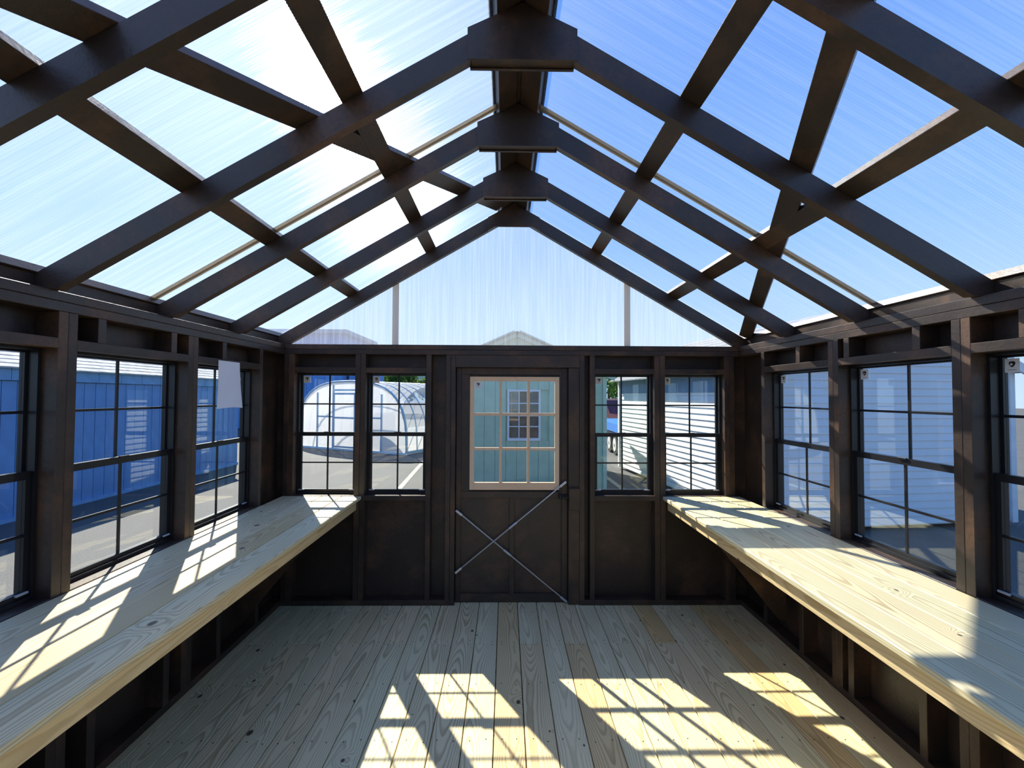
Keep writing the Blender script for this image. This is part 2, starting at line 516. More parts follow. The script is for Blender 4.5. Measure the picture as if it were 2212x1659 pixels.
# ------------------------------------------------------------------ walls
def grid_panel(name, u0, u1, v0, v1, holes, place, parent, mat='stain'):
    us = sorted({u0, u1, *[h[0] for h in holes], *[h[1] for h in holes]})
    vs = sorted({v0, v1, *[h[2] for h in holes], *[h[3] for h in holes]})
    bx = []
    for i in range(len(us) - 1):
        for j in range(len(vs) - 1):
            uc, vc = (us[i] + us[i + 1]) / 2, (vs[j] + vs[j + 1]) / 2
            if any(h[0] < uc < h[1] and h[2] < vc < h[3] for h in holes): continue
            bx.append(place(us[i], us[i + 1], vs[j], vs[j + 1]))
    return join_boxes(name, bx, mat, parent)

# back wall ---------------------------------------------------------
wb = empty('wall_back', (0, 0, 0), label='dark stained stud wall with the door and four windows', cat='wall', kind='structure')
BW = [(-1.664, -1.203), (-1.124, -.663), (.626, 1.085), (1.167, 1.627)]
DOOR = (-.440, .509)
grid_panel('sheathing', -1.829, 1.829, -.10, ZP, [(a, b, SZ1, HZ0) for a, b in BW] + [(DOOR[0], DOOR[1], -.2, 1.80)],
           lambda a, b, c, d: (a, b, SD, SD + .012, c, d), wb)
for a, b in ((-1.740, -1.702), (-1.702, -1.664), (-1.203, -1.1645), (-1.1625, -1.124), (-.663, -.625), (-.512, -.477), (-.475, -.440),
             (.509, .547), (.588, .626), (1.085, 1.125), (1.127, 1.167), (1.627, 1.664), (1.666, 1.702)):
    box('stud', a, b, 0, SD, T, ZP - 2 * T, 'stain', wb, .0015)
for z in (ZP - 2 * T, ZP - T):
    box('top_plate', -W, W, 0, SD, z + .0006, z + T - .0006, 'stain', wb, .002)
for a, b in ((-W, -.440), (.509, W)):
    box('bottom_plate', a, b, 0, SD, 0, T, 'stain', wb, .0015)
for a, b in BW:
    box('window_header', a, b, 0, SD, HZ0, HZ1, 'stain', wb, .0015)
    box('window_sill', a, b, 0, SD, SZ0, SZ1, 'stain', wb, .0015)
box('door_header', DOOR[0], DOOR[1], .004, SD, 1.800, 1.8935, 'stain', wb, .0015)
# gable above the plate: three twin-wall sheets and two joint profiles
GJ = (-.913, .888)
def roof_z(x, k=KT): return k - SL * abs(x)
def gable_panel(a, b):
    pts = [(a, ZP), (b, ZP)]
    top = [(b, roof_z(b))]
    if a < 0 < b: top.append((0, roof_z(0)))
    top.append((a, roof_z(a)))
    poly = [p for p in pts + top]
    outer_skin(prism('gable_panel', poly, .050, .057, 'y', 'poly_x', wb), (0, 1, 0))
gable_panel(-1.86, GJ[0]); gable_panel(GJ[0], GJ[1]); gable_panel(GJ[1], 1.86)
for j in GJ:
    box('panel_joint', j - .024, j + .024, .044, .0495, ZP, roof_z(j) - .05, 'joint_g', wb)

# side walls --------------------------------------------------------
POST = [-.961, -1.660, -2.359, -3.058]          # far edge of each doubled stud
SW = [(-.961, -.338), (-1.660, -1.037), (-2.359, -1.736), (-3.058, -2.435)]
def side_wall(s, name, label, crip):
    w = empty(name, (0, 0, 0), label=label, cat='wall', kind='structure')
    def bx(n, y0, y1, z0, z1, d0=0.0, d1=SD, bev=.0015):
        xa, xb = s * (W + d0), s * (W + d1)
        return box(n, min(xa, xb), max(xa, xb), y0, y1, z0, z1, 'stain', w, bev)
    grid_panel('sheathing', -3.57, .10, -.10, ZP, [(a, b, SZ1, HZ0) for a, b in SW],
               lambda a, b, c, d: (min(s * (W + SD), s * (W + SD + .012)), max(s * (W + SD), s * (W + SD + .012)), a, b, c, d), w)
    bx('stud', -.338, -.300, T, ZP - 2 * T)
    for p in POST:
        bx('stud', p - T + .0006, p, T, ZP - 2 * T)
        bx('stud', p - 2 * T, p - T - .0006, T, ZP - 2 * T)
    for z in (ZP - 2 * T, ZP - T):
        bx('top_plate', -3.569, .089, z + .0006, z + T - .0006, 0, SD, .002)
    bx('bottom_plate', -3.569, .089, 0, T)
    for a, b in SW:
        bx('window_header', a, b, HZ0, HZ1)
        bx('window_sill', a, b, SZ0, SZ1)
        for c in crip:
            if a + .03 < c < b - .03:
                bx('cripple_stud', c - T / 2, c + T / 2, HZ1, ZP - 2 * T)
                bx('cripple_stud', c - T / 2, c + T / 2, T, SZ0)
    return w
wl = side_wall(-1, 'wall_left', 'dark stained stud wall on the left with windows over a bench', (-.729, -1.142, -1.552, -1.958, -2.75))
wr = side_wall(1, 'wall_right', 'dark stained stud wall on the right with windows over a bench', (-.700, -1.097, -1.504, -1.92, -2.72))
# front wall, with the doorway the viewer stands in
wf = empty('wall_front', (0, 0, 0), label='dark stained front wall with an open doorway', cat='wall', kind='structure')
grid_panel('sheathing', -1.829, 1.829, -.10, ZP, [(-.85, .75, -.2, 1.86)], lambda a, b, c, d: (a, b, -3.581, -3.569, c, d), wf)
for a in (-1.74, -1.25, -.888, .75, 1.2, 1.70):
    box('stud', a, a + T, -3.569, -3.48, T, ZP - 2 * T, 'stain', wf)
for z in (ZP - 2 * T, ZP - T):
    box('top_plate', -W, W, -3.569, -3.48, z + .0006, z + T - .0006, 'stain', wf)
outer_skin(prism('gable_panel', [(-1.86, ZP), (1.86, ZP), (1.86, roof_z(1.86)), (0, KT), (-1.86, roof_z(1.86))], -3.54, -3.533, 'y', 'poly_x', wf), (0, -1, 0))

# ------------------------------------------------------------------ roof (ceiling)
roof = empty('ceiling', (0, 0, 0), label='dark timber roof frame under clear ribbed panels', cat='roof', kind='structure')
RV = KT - KU
XE = 1.868
def rafter(s, y0, y1):
    poly = [(0, KU), (s * XE, KU - SL * XE), (s * XE, KT - SL * XE), (0, KT)]
    # birdsmouth seat on the plate: rafter tail trimmed level over the plate
    tail = [(0, KU), (s * 1.712, KU - SL * 1.712), (s * XE, ZP), (s * XE, KT - SL * XE), (0, KT)]
    prism('rafter', tail, y0, y1, 'y', 'stain', roof)
TR = [-.603, -1.190, -1.778, -2.366, -2.954]
for y in TR:
    for s in (-1, 1): rafter(s, y, y + T)
    g = [(-.207, 2.846), (.207, 2.846), (.207, KT + .016 - SL * .207), (0, KT - .006), (-.207, KT + .016 - SL * .207)]
    prism('gusset', g, y - .0125, y - .0003, 'y', 'stain', roof)
    prism('gusset', [(p[0] * .97, p[1]) for p in g], y + T + .0003, y + T + .0125, 'y', 'stain', roof)
    box('gusset_block', -.192, .192, y + .001, y + T - .001, 2.852, 2.888, 'stain', roof)
for y in (0.0, -3.52):
    for s in (-1, 1): rafter(s, y, y + T)
prism('gusset', [(-.145, 2.883), (.145, 2.883), (.20, 2.8515), (.20, KT - SL * .20), (0, KT - .006), (-.20, KT - SL * .20), (-.20, 2.8515)], -.0125, -.0003, 'y', 'stain', roof)
def purlin(name, s, xa, xb, y0, y1, lift=.0008):
    """flat 2x4 on the rafters between |x|=xa..xb"""
    xm = (xa + xb) / 2
    w = (xb - xa) / CO
    p = (s * xm, KT - SL * xm)
    n = Vector((s * SI, 0, CO))
    base = Vector((p[0], 0, p[1])) + n * lift
    return stick(name, (base.x, y0, base.z), (base.x, y1, base.z), w, .038, 'stain', roof, n, .0015)
Y0, Y1 = -3.60, .085
for s in (-1, 1):
    purlin('ridge_board', s, .008, .095, Y0, Y1)
    purlin('purlin', s, .599, .676, Y0, Y1)
    purlin('purlin', s, 1.192, 1.269, Y0, Y1)
    purlin('eave_purlin', s, 1.785, 1.862, Y0, Y1)
    # blocking over the plate, between the rafters
    ys = [-3.52] + TR[::-1] + [0.0]
    for a, b in zip(ys[:-1], ys[1:]):
        xa, xb = s * 1.796, s * 1.829
        poly = [(xa, ZP + .001), (xb, ZP + .001), (xb, KT - SL * 1.829), (xa, KT - SL * 1.796)]
        prism('rafter_block', poly, a + T + .001, b - .001, 'y', 'stain', roof)
def brace(s, x0, y0, x1, y1):
    n = Vector((s * SI, 0, CO))
    a = Vector((s * x0, y0, KT - SL * x0)) + n * .002
    b = Vector((s * x1, y1, KT - SL * x1)) + n * .002
    stick('wind_brace', a, b, .089, .034, 'stain', roof, n, .0015)
brace(-1, 1.52, -3.52, .10, -.05)
brace(1, .40, -3.38, 1.775, -.02)
KP = KT + .0392 / CO
def roof_panel(s, y0, y1):
    n = Vector((s * SI, 0, CO))
    a, b = .018, 1.93
    pa = Vector((s * a, 0, KP - SL * a)); pb = Vector((s * b, 0, KP - SL * b))
    V = []
    for off in (0.0, .007):
        for p in (pa, pb):
            for y in (y0, y1):
                q = p + n * off; V.append((q.x, y, q.z))
    Fc = [(0, 1, 3, 2), (4, 6, 7, 5), (0, 2, 6, 4), (1, 5, 7, 3), (0, 4, 5, 1), (2, 3, 7, 6)]
    outer_skin(mesh_obj('roof_panel', V, Fc, 'poly_y', roof), n)
JY = (-1.198, -2.28)
for s in (-1, 1):
    roof_panel(s, -3.62, JY[1] - .003); roof_panel(s, JY[1] + .003, JY[0] - .003); roof_panel(s, JY[0] + .003, .105)
    n = Vector((s * SI, 0, CO))
    for jy in JY:
        for xa, xb in ((.098, 1.92),):
            a = Vector((s * xa, jy, KP - SL * xa)) - n * .0062
            b = Vector((s * xb, jy, KP - SL * xb)) - n * .0062
            stick('panel_joint', a, b, .046, .005, 'joint', roof, n)
            stick('panel_joint_rib', a - n * .005, b - n * .005, .010, .005, 'joint', roof, n)
    a, b = .096, .104
    stick('ridge_tape', (s * .100, Y0, KP - SL * .100 - .024), (s * .100, Y1, KP - SL * .100 - .024), .004, .022, 'tape', roof, n)
box('ridge_spline', -.0078, .0078, Y0, .14, KT + .002, KP + .006, 'stain', roof)
prism('ridge_cap', [(-.13, KP - SL * .13 + .010), (0, KP + .014), (.13, KP - SL * .13 + .010), (.13, KP - SL * .13 + .016), (0, KP + .022), (-.13, KP - SL * .13 + .016)], -3.64, .15, 'y', 'iron', roof)

# ------------------------------------------------------------------ windows
def ring(name, u0, u1, d0, d1, v0, v1, tl, tr, tb, tt, mat, parent):
    return join_boxes(name, [(u0, u0 + tl, d0, d1, v0, v1), (u1 - tr, u1, d0, d1, v0, v1),
                             (u0 + tl, u1 - tr, d0, d1, v0, v0 + tb), (u0 + tl, u1 - tr, d0, d1, v1 - tt, v1)], mat, parent)
def sticker(parent, u, d, v, sz=.050):
    st = box('sticker', u, u + sz, d - .0006, d, v - sz * 1.05, v, 'paper', parent)
    st['label'] = 'small white square sticker with a dark emblem'
    # round emblem with an open lower left, over one line of small print
    cx, cz = 0.0, sz * .12
    V, Fc = [], []
    R0, R1 = sz * .09, sz * .22
    n = 18
    for i in range(n + 1):
        t = 2 * PI * i / n
        rr = R1 * (1 + .12 * math.sin(3 * t))
        V += [(cx - sz * .05 + R0 * math.cos(t), 0, cz - sz * .03 + R0 * math.sin(t)), (cx + rr * math.cos(t), 0, cz + rr * math.sin(t))]
    for i in range(n): Fc.append((2 * i, 2 * i + 1, 2 * i + 3, 2 * i + 2))
    b = len(V)
    V += [(cx - sz * .30, 0, -sz * .34), (cx + sz * .30, 0, -sz * .34), (cx + sz * .30, 0, -sz * .31), (cx - sz * .30, 0, -sz * .31)]
    Fc.append((b, b + 1, b + 2, b + 3))
    mesh_obj('emblem', V, Fc, 'ink', st, loc=(0, -.0007, 0))
def window(n, loc, rotz, w, label, stick_on=True):
    o = empty('window_%d' % n, loc, rotz, label, 'window', 'structure')
    h = HZ0 - SZ1
    a, b = -w / 2 + .002, w / 2 - .002
    ring('frame', a, b, .060, .122, .001, h - .001, .012, .012, .016, .010, 'vinyl', o)
    zm = .452
    # upper sash, outer track
    ua, ub = a + .012, b - .012
    ring('upper_sash', ua, ub, .098, .118, zm, h - .011, .010, .010, .016, .008, 'vinyl', o)
    ga, gb, gz0, gz1 = ua + .010, ub - .010, zm + .016, h - .019
    box('glass', ga, gb, .106, .109, gz0, gz1, 'glass', o)
    gm = (gz0 + gz1) / 2
    box('muntin', -.0055, .0055, .1035, .1115, gz0, gz1, 'vinyl', o)
    box('muntin', ga, gb, .1030, .1118, gm - .0055, gm + .0055, 'vinyl', o)
    top = gz1
    # lower sash, inner track
    ring('lower_sash', ua, ub, .072, .095, .017, zm + .022, .018, .018, .018, .030, 'vinyl', o)
    la, lb, lz0, lz1 = ua + .018, ub - .018, .035, zm - .008
    box('glass', la, lb, .082, .085, lz0, lz1, 'glass', o)
    lm = (lz0 + lz1) / 2
    box('muntin', -.0055, .0055, .0795, .0875, lz0, lz1, 'vinyl', o)
    box('muntin', la, lb, .0790, .0878, lm - .0055, lm + .0055, 'vinyl', o)
    for q in (ua + .002, ub - .046):
        box('tilt_latch', q, q + .044, .064, .0718, .028, .036, 'clip', o, .001)
    box('sash_lock', -.025, .025, .062, .0718, zm + .018, zm + .026, 'vinyl', o, .001)
    if stick_on: sticker(o, ga + .004, .1028, top - .005)
    return o
names_b = ['black window in back wall beside the left corner', 'black window in back wall just left of the door',
           'black window in back wall just right of the door', 'black window in back wall beside the right corner']
for i, (a, b) in enumerate(BW):
    window(i + 1, ((a + b) / 2, 0, SZ1), 0.0, b - a, names_b[i])
names_l = ['black window in left wall with the paper sheet over it', 'black window in left wall, middle one over the bench', 'black window in left wall cut by the picture edge']
names_r = ['black window in right wall nearest the back corner', 'black window in right wall, middle one over the bench', 'black window in right wall cut by the picture edge']
for i, (a, b) in enumerate(SW[:3]):
    window(5 + i, (-W, (a + b) / 2, SZ1), PI / 2, b - a, names_l[i], False)
    window(8 + i, (W, (a + b) / 2, SZ1), -PI / 2, b - a, names_r[i], True)

# ------------------------------------------------------------------ door
door = empty('door_1', (0, 0, 0), label='dark stained plank door with a pale nine-pane window', cat='door', kind='structure')
DL, DR, DB, DT = -.436, .4235, .004, 1.7985
WX0, WX1, WZ0, WZ1 = -.333, .359, .858, 1.730
grid_panel('door_skin', DL, DR, DB, DT, [(WX0, WX1, WZ0, WZ1)], lambda a, b, c, d: (a, b, .070, .082, c, d), door)
def dbox(n, a, b, c, d, y0=.050, y1=.0695, mat='stain', bev=.0015, parent=None):
    return box(n, a, b, y0, y1, c, d, mat, parent or door, bev)
for q in ((DL - .02, DL + .004, -.02, DT + .01), (DR - .004, DR + .09, -.02, DT + .01), (DL, DR, DT - .004, DT + .05), (DL, DR, -.12, DB + .004)):
    box('door_stop', q[0], q[1], .083, .0885, q[2], q[3], 'stain', door)
dbox('stile', DL, DL + .038, DB, DT); dbox('stile', DR - .045, DR, DB, DT)
dbox('rail', DL + .038, DR - .045, DT - .052, DT)
dbox('rail', DL + .038, DR - .045, .795, .845)
dbox('rail', DL + .038, DR - .045, DB, .066)
dbox('mullion', -.024, .014, .066, .795)
for a, b, c, d in ((DL + .038, WX0 - .001, .845, DT - .052), (WX1 + .001, DR - .045, .845, DT - .052)):
    if b - a > .004: dbox('casing', a, b, c, d, .054)
# pale sash with nine panes
def fr(n, a, b, c, d): return box(n, a, b, .044, .074, c, d, 'cedar', door, .002)
fr('sash_stile', WX0, WX0 + .032, WZ0, WZ1); fr('sash_stile', WX1 - .034, WX1, WZ0, WZ1)
fr('sash_rail', WX0 + .032, WX1 - .034, WZ1 - .034, WZ1); fr('sash_rail', WX0 + .032, WX1 - .034, WZ0, WZ0 + .056)
px0, px1, pz0, pz1 = WX0 + .032, WX1 - .034, WZ0 + .056, WZ1 - .034
mw = .021
cw, chh = (px1 - px0 - 2 * mw) / 3, (pz1 - pz0 - 2 * mw) / 3
for i in (1, 2):
    a = px0 + i * cw + (i - 1) * mw
    box('sash_bar', a, a + mw, .046, .072, pz0, pz1, 'cedar', door, .002)
    for j in range(3):
        x0 = px0 + j * (cw + mw)
        z0 = pz0 + i * chh + (i - 1) * mw
        box('sash_bar', x0, x0 + cw, .046, .072, z0, z0 + mw, 'cedar', door, .002)
for i in range(3):
    for j in range(3):
        x0, z0 = px0 + i * (cw + mw), pz0 + j * (chh + mw)
        box('pane', x0, x0 + cw, .060, .063, z0, z0 + chh, 'glass', door)
sticker(door, px0 + .004, .0595, pz1 - .004, .052)
# jamb board, catch block, sliding latch
box('jamb_board', .4255, .5085, .006, .044, .005, 1.797, 'stain', door, .0015)
blk = box('catch_block', .4265, .5075, -.024, .0055, .722, .882, 'stain', door, .0015)
lat = box('latch', .352, .452, .030, .0445, .792, .822, 'iron', door, .003)
box('latch_knob', -.05, -.028, -.030, -.0075, -.012, .024, 'iron', lat, .004)
box('latch_bolt', -.046, .052, -.018, -.0075, -.012, .006, 'iron', lat, .003)
def brace_rod(p0, p1, tb):
    a, b = Vector(p0), Vector(p1)
    rod = tube('brace_rod', a, b, .0050, 'steel', door, 8)
    rod['label'] = 'thin galvanised diagonal rod'
    d = (b - a).normalized()
    for p, q in ((a, d), (b, -d)):
        f = stick('rod_end', p - q * .008, p + q * .055, .019, .008, 'steel', rod, (0, -1, 0), .003)
    c = a + (b - a) * tb
    tube('turnbuckle', c - d * .035, c + d * .035, .0095, 'steel', rod, 8)
brace_rod((-.428, .036, .700), (.412, .036, .004 + .012), .465)
brace_rod((-.430, .027, .237), (.405, .027, .921), .52)

# ------------------------------------------------------------------ benches
def bench(s, name, label):
    b = empty(name, (s * 1.44, -1.5, SZ1 - .002), label=label, cat='bench', group='wall benches')
    ox, oy, oz = s * 1.44, -1.5, SZ1 - .002
    def bx(n, xa, xb, y0, y1, z0, z1, mat, bev):
        lo, hi = sorted((s * xa, s * xb))
        return box(n, lo - ox, hi - ox, y0 - oy, y1 - oy, z0 - oz, z1 - oz, mat, b, bev)
    top = SZ1 - .002
    n = 4; x0, x1 = 1.142, 1.738
    wd = (x1 - x0) / n
    for i in range(n):
        bx('board', x0 + i * wd + .0015, x0 + (i + 1) * wd - .0015, -3.30, -.002, top - .026, top, 'bench', .004 if i == 0 else .003)
    bx('fascia', 1.180, 1.218, -3.28, -.004, top - .026 - .078, top - .0265, 'fascia', .003)
    for y in (-.56, -2.95):
        poly = [(s * 1.222 - ox, -.030), (s * 1.738 - ox, -.030), (s * 1.738 - ox, -.66), (s * 1.700 - ox, -.66), (s * 1.222 - ox, -.085)]
        prism('bracket', poly, y - oy, y + .016 - oy, 'y', 'stain', b)
    return b
bench(-1, 'potting_bench', 'long pale pine bench along the left wall')
bench(1, 'potting_bench', 'long pale pine bench along the right wall')

# ------------------------------------------------------------------ paper sheet on the left header
def paper():
    nu, nv = 8, 10
    V, Fc = [], []
    for j in range(nv + 1):
        t = j / nv
        for i in range(nu + 1):
            u = i / nu
            ya = -.792 + t * t * -.055
            yb = -.580 + t * t * -.012
            xx = W - .002 - .030 * t ** 1.6 - .014 * t * math.sin(PI * u)
            V.append((-xx, ya + (yb - ya) * u, 1.783 - .284 * t + .006 * t * math.sin(PI * u)))
    n0 = len(V)
    V += [(v[0] + .0006, v[1], v[2]) for v in V]
    for j in range(nv):
        for i in range(nu):
            a = j * (nu + 1) + i
            Fc.append((a, a + 1, a + nu + 2, a + nu + 1))
            Fc.append((n0 + a, n0 + a + nu + 1, n0 + a + nu + 2, n0 + a + 1))
    return mesh_obj('paper_sheet', V, Fc, 'paper', None, True)
tag(paper(), 'white paper sheet taped over a left wall window', 'paper')

# ================================================================== outside
ground = mesh_obj('ground', [(-90, -40, GROUND), (90, -40, GROUND), (90, 120, GROUND), (-90, 120, GROUND)], [(0, 1, 2, 3)], 'asphalt')
tag(ground, 'grey asphalt lot outside the windows', 'ground', 'structure')
for (xa, ya, xb, yb) in ((2.22, 3.4, 2.16, 7.9), (-2.06, 4.9, -2.30, 9.4)):
    d = Vector((xb - xa, yb - ya, 0)).normalized(); n = Vector((-d.y, d.x, 0)) * .05
    mesh_obj('painted_line', [(xa - n.x, ya - n.y, GROUND + .004), (xa + n.x, ya + n.y, GROUND + .004), (xb + n.x, yb + n.y, GROUND + .004), (xb - n.x, yb - n.y, GROUND + .004)], [(0, 1, 2, 3)], 'line', ground)

def local_frame(o):
    return o
def gable_roof(parent, hw, y0, y1, ze, zr, over, mat, rows, thick=.03, name='shingle_course'):
    """two slopes of overlapping courses; eaves at x=+-(hw+over)"""
    slope = (zr - ze) / hw
    xe = hw + over
    for s in (-1, 1):
        for r in range(rows):
            t0, t1 = r / rows, (r + 1) / rows
            xa, xb = xe * (1 - t0), xe * (1 - t1) 
            za, zb = zr - slope * xa, zr - slope * xb
            poly = [(s * xa, za + thick * .5), (s * (xb - .004 if xb > 0 else 0), zb + thick * .2), (s * xb, zb - .01), (s * xa, za - .01)]
            prism(name, [(p[0], p[1] + .035) for p in poly], y0, y1, 'y', mat, parent)

# ---- green shed facing the door
gs = empty('green_shed', (.15, 4.95, GROUND), label='sage green shed with a white window seen through the door', cat='shed')
gw, ge, gr = 1.60, 2.22, 2.94        # half width, eave, ridge above ground
box('body', -gw + .03, gw - .03, .03, 3.6, 0.05, ge - .02, 'green', gs)
nb = 16
bw = 2 * gw / nb
WXA, WXB, WZA, WZB = -.175, .440, .955, 1.900
for i in range(nb):
    a, b = -gw + i * bw, -gw + (i + 1) * bw
    xm = (a + b) / 2
    zt = gr - (gr - ge) * abs(xm) / gw
    def seg(z0, z1): box('siding_board', a + .003, b - .003, -.012, .028, z0, z1, 'green', gs)
    def segtop(z0):
        za, zb = gr - (gr - ge) * abs(a) / gw, gr - (gr - ge) * abs(b) / gw
        prism('siding_board', [(a + .003, z0), (b - .003, z0), (b - .003, zb), (a + .003, za)], -.012, .028, 'y', 'green', gs)
    if b > WXA + .01 and a < WXB - .01:
        seg(.06, WZA); segtop(WZB)
    else: segtop(.06)
for s in (-1, 1):
    box('corner_trim', min(s * gw, s * (gw + .07)) , max(s * gw, s * (gw + .07)), -.03, .03, .05, ge, 'greentrim', gs)
    stick('rake_trim', (s * (gw + .2), -.06, ge - (gr - ge) / gw * .2 - .06), (0, -.06, gr - .06), .03, .13, 'greentrim', gs)
ring('window_frame', WXA, WXB, -.035, .03, WZA, WZB, .035, .035, .05, .035, 'white_trim', gs)
zmid = WZA + (WZB - WZA) * .50
box('meeting_rail', WXA + .035, WXB - .035, -.03, .02, zmid - .02, zmid + .02, 'white_trim', gs)
for q in (1, 2):
    xx = WXA + .035 + (WXB - WXA - .07) * q / 3
    box('muntin', xx - .009, xx + .009, -.026, .018, WZA + .05, WZB - .035, 'white_trim', gs)
for zc in ((WZA + .05 + zmid) / 2, (WZB - .035 + zmid) / 2):
    box('muntin', WXA + .035, WXB - .035, -.025, .017, zc - .009, zc + .009, 'white_trim', gs)
box('pane', WXA + .03, WXB - .03, -.006, .000, WZA + .04, WZB - .03, 'glass', gs)
box('window_backing', WXA + .02, WXB - .02, .024, .0295, WZA + .02, WZB - .02, 'dim_interior', gs)  # dark mottled sheet: the shade inside the shed is put into its colour
gable_roof(gs, gw, -.10, 3.7, ge, gr, .20, 'shingle_d', 9)

# ---- white shed to the right
ang = math.atan(.121)
ws = empty('white_shed', (3.42, 2.40, GROUND), ang, label='white horizontal sided shed standing close on the right', cat='shed')
LW, WW, we, wr2 = 5.35, 3.66, 2.22, 3.10       # length, width, eave, ridge
box('body', .03, WW - .03, .03, LW - .03, .05, we, 'white', ws)
ex = .1016
nrow = int((we - .08) / ex)
def course(x0, x1, y0, y1, face):
    return None
for r in range(nrow):
    z0 = .08 + r * ex; z1 = z0 + ex
    if z0 < 1.84:
        prism('siding_course', [(-.020, z0), (.028, z0), (.028, z1), (-.004, z1), (-.009, z0 + .05), (-.014, z0 + .05)], .06, LW - .06, 'y', 'white', ws)
    prism('siding_course', [(-.020, z0), (.028, z0), (.028, z1), (-.004, z1)], .06, WW - .06, 'x', 'white', ws)
box('frieze_board', -.03, .028, .0, LW, 1.86, 2.21, 'slate', ws)
r = nrow
while True:
    z0 = .08 + r * ex
    if z0 > wr2 - .12: break
    hw = (WW / 2) * (wr2 - z0 - ex * .6) / (wr2 - we)
    hw = min(hw, WW / 2 - .06)
    prism('siding_course', [(-.020, z0), (.028, z0), (.028, z0 + ex), (-.004, z0 + ex)], WW / 2 - hw, WW / 2 + hw, 'x', 'white', ws)
    r += 1
prism('gable_core', [(0.0, we), (WW, we), (WW / 2, wr2)], .03, LW - .03, 'y', 'white', ws)
for xx in (0, WW):
    for yy in (0, LW):
        box('corner_post', xx - .045, xx + .045, yy - .045, yy + .045, .05, we - .02, 'white_trim', ws, .004)
M['shingle_w'] = mat_plain('weathered_grey_shingle', (.26, .27, .28), .9, .2, var=.22, scale=7, bump=.3)
wroof = empty('roof', (WW / 2, 0, 0), parent=ws)
gable_roof(wroof, WW / 2, -.16, LW + .16, we, wr2, .22, 'shingle_w', 11)
for s in (-1, 1):
    stick('rake_trim', (WW / 2 + s * (WW / 2 + .2), -.15, we - .1 - .08), (WW / 2, -.15, wr2 - .07), .03, .12, 'white_trim', ws)

# ---- blue barn to the left
bb = empty('blue_barn', (-6.95, 8.3, GROUND), label='long blue barn with grey shingle roof beyond left windows', cat='barn')
BL, be, bwid, bslope = 13.0, 2.17, 4.2, .50
box('body', -bwid, -.03, -BL, -.02, .05, be - .1, 'blue', bb)
nb = int(BL / .2032)
for i in range(nb):
    y1 = -i * .2032
    box('siding_board', -.028, .012, y1 - .2032 + .005, y1 - .005, .06, be - .21, 'blue', bb)
for i in range(int(BL / .45)):
    y1 = -i * .45
    box('frieze_board', -.028, .05, y1 - .45 + .004, y1 - .004, be - .20, be - .005, 'bluetrim', bb)
box('sill_board', -.028, .04, -BL, 0, -.0, .06, 'bluetrim', bb)
brz = be + bslope * (bwid / 2)
prism('gable_core', [(-bwid, be - .1), (0, be - .1), (0, be), (-bwid / 2, brz), (-bwid, be)], -BL, -.02, 'y', 'blue', bb)
broof = empty('roof', (-bwid / 2, 0, 0), parent=bb)
gable_roof(broof, bwid / 2, -BL - .15, .10, be, brz, .12, 'shingle', 18, .022)
# plank door with white hinges hint on the barn
ring('barn_door_trim', -5.9, -4.5, 0, .02, .06, be - .22, .09, .09, .09, .09, 'bluetrim', bb).rotation_euler = (0, 0, PI / 2)

# ---- far blue building behind the greenhouse
fb = empty('blue_building', (-8.5, 20.0, GROUND), label='tall bright blue building far behind the white greenhouse', cat='building')
for i in range(22):
    box('siding_board', -6.6 + i * .3 + .006, -6.6 + (i + 1) * .3 - .006, -.03, .03, .05, 5.0, 'bluefar', fb)
box('body', -6.6, 0, .03, 5, .05, 5.0, 'bluefar', fb)
for xx in (-2.9, -5.4):
    ring('window_frame', xx, xx + 1.0, -.06, -.03, 2.0, 3.1, .07, .07, .07, .07, 'slate', fb)
    box('pane', xx + .07, xx + .93, -.045, -.035, 2.07, 3.03, 'carglass', fb)
prism('roof', [(-6.9, 4.95), (.3, 4.95), (.3, 5.15), (-6.9, 5.15)], -.3, 5.3, 'y', 'slate', fb)
an = empty('blue_annex', (-7.45, 20.6, GROUND), label='low blue annex behind the greenhouse arch', cat='building')
for i in range(3):
    box('siding_board', -.9 + i * .3 + .006, -.9 + (i + 1) * .3 - .006, -.03, .03, .05, 3.2, 'bluefar', an)
box('body', -.9, 0, .03, 3.5, .05, 3.2, 'bluefar', an)
prism('roof', [(-.3, 3.2), (3.7, 3.2), (3.7, 3.32), (-.3, 3.32)], -.95, .15, 'x', 'white_trim', an)

# ---- hoop greenhouse
gdir = math.atan2(.447, .894)
A = Vector((-7.30, 12.35)); Bp = Vector((-3.02, 10.15))
gmid = (A + Bp) / 2
gh = empty('hoop_greenhouse', (gmid.x, gmid.y, GROUND), math.atan2(Bp.y - A.y, Bp.x - A.x), label='white arched hoop greenhouse with film cover and pipe frame', cat='greenhouse')
HWid, HT, GL = (Bp - A).length / 2, 2.24, 5.4
def arch(n=22, k=1.0):
    pts = []
    for i in range(n + 1):
        t = PI * i / n
        pts.append((-HWid * k * math.copysign(abs(math.cos(t)) ** .72, math.cos(t)), HT * k * math.sin(t) ** .66))
    return pts
ar = arch()
# film cover: thin shell
V, Fc = [], []
n = len(ar)
side_open = .72
for y in (0.02, GL):
    for p in ar: V.append((p[0], y, p[1]))
for i in range(n - 1):
    if max(ar[i][1], ar[i + 1][1]) < side_open and ar[i][0] > 0: continue
    Fc.append((i, i + 1, n + i + 1, n + i))
mesh_obj('film_cover', V, Fc, 'film', gh, True)
for q in range(12):
    y = .03 + q * (GL - .06) / 11
    polytube('hoop', [(p[0], y, p[1]) for p in ar], .035 if q == 0 else .018, 'pipe', gh)
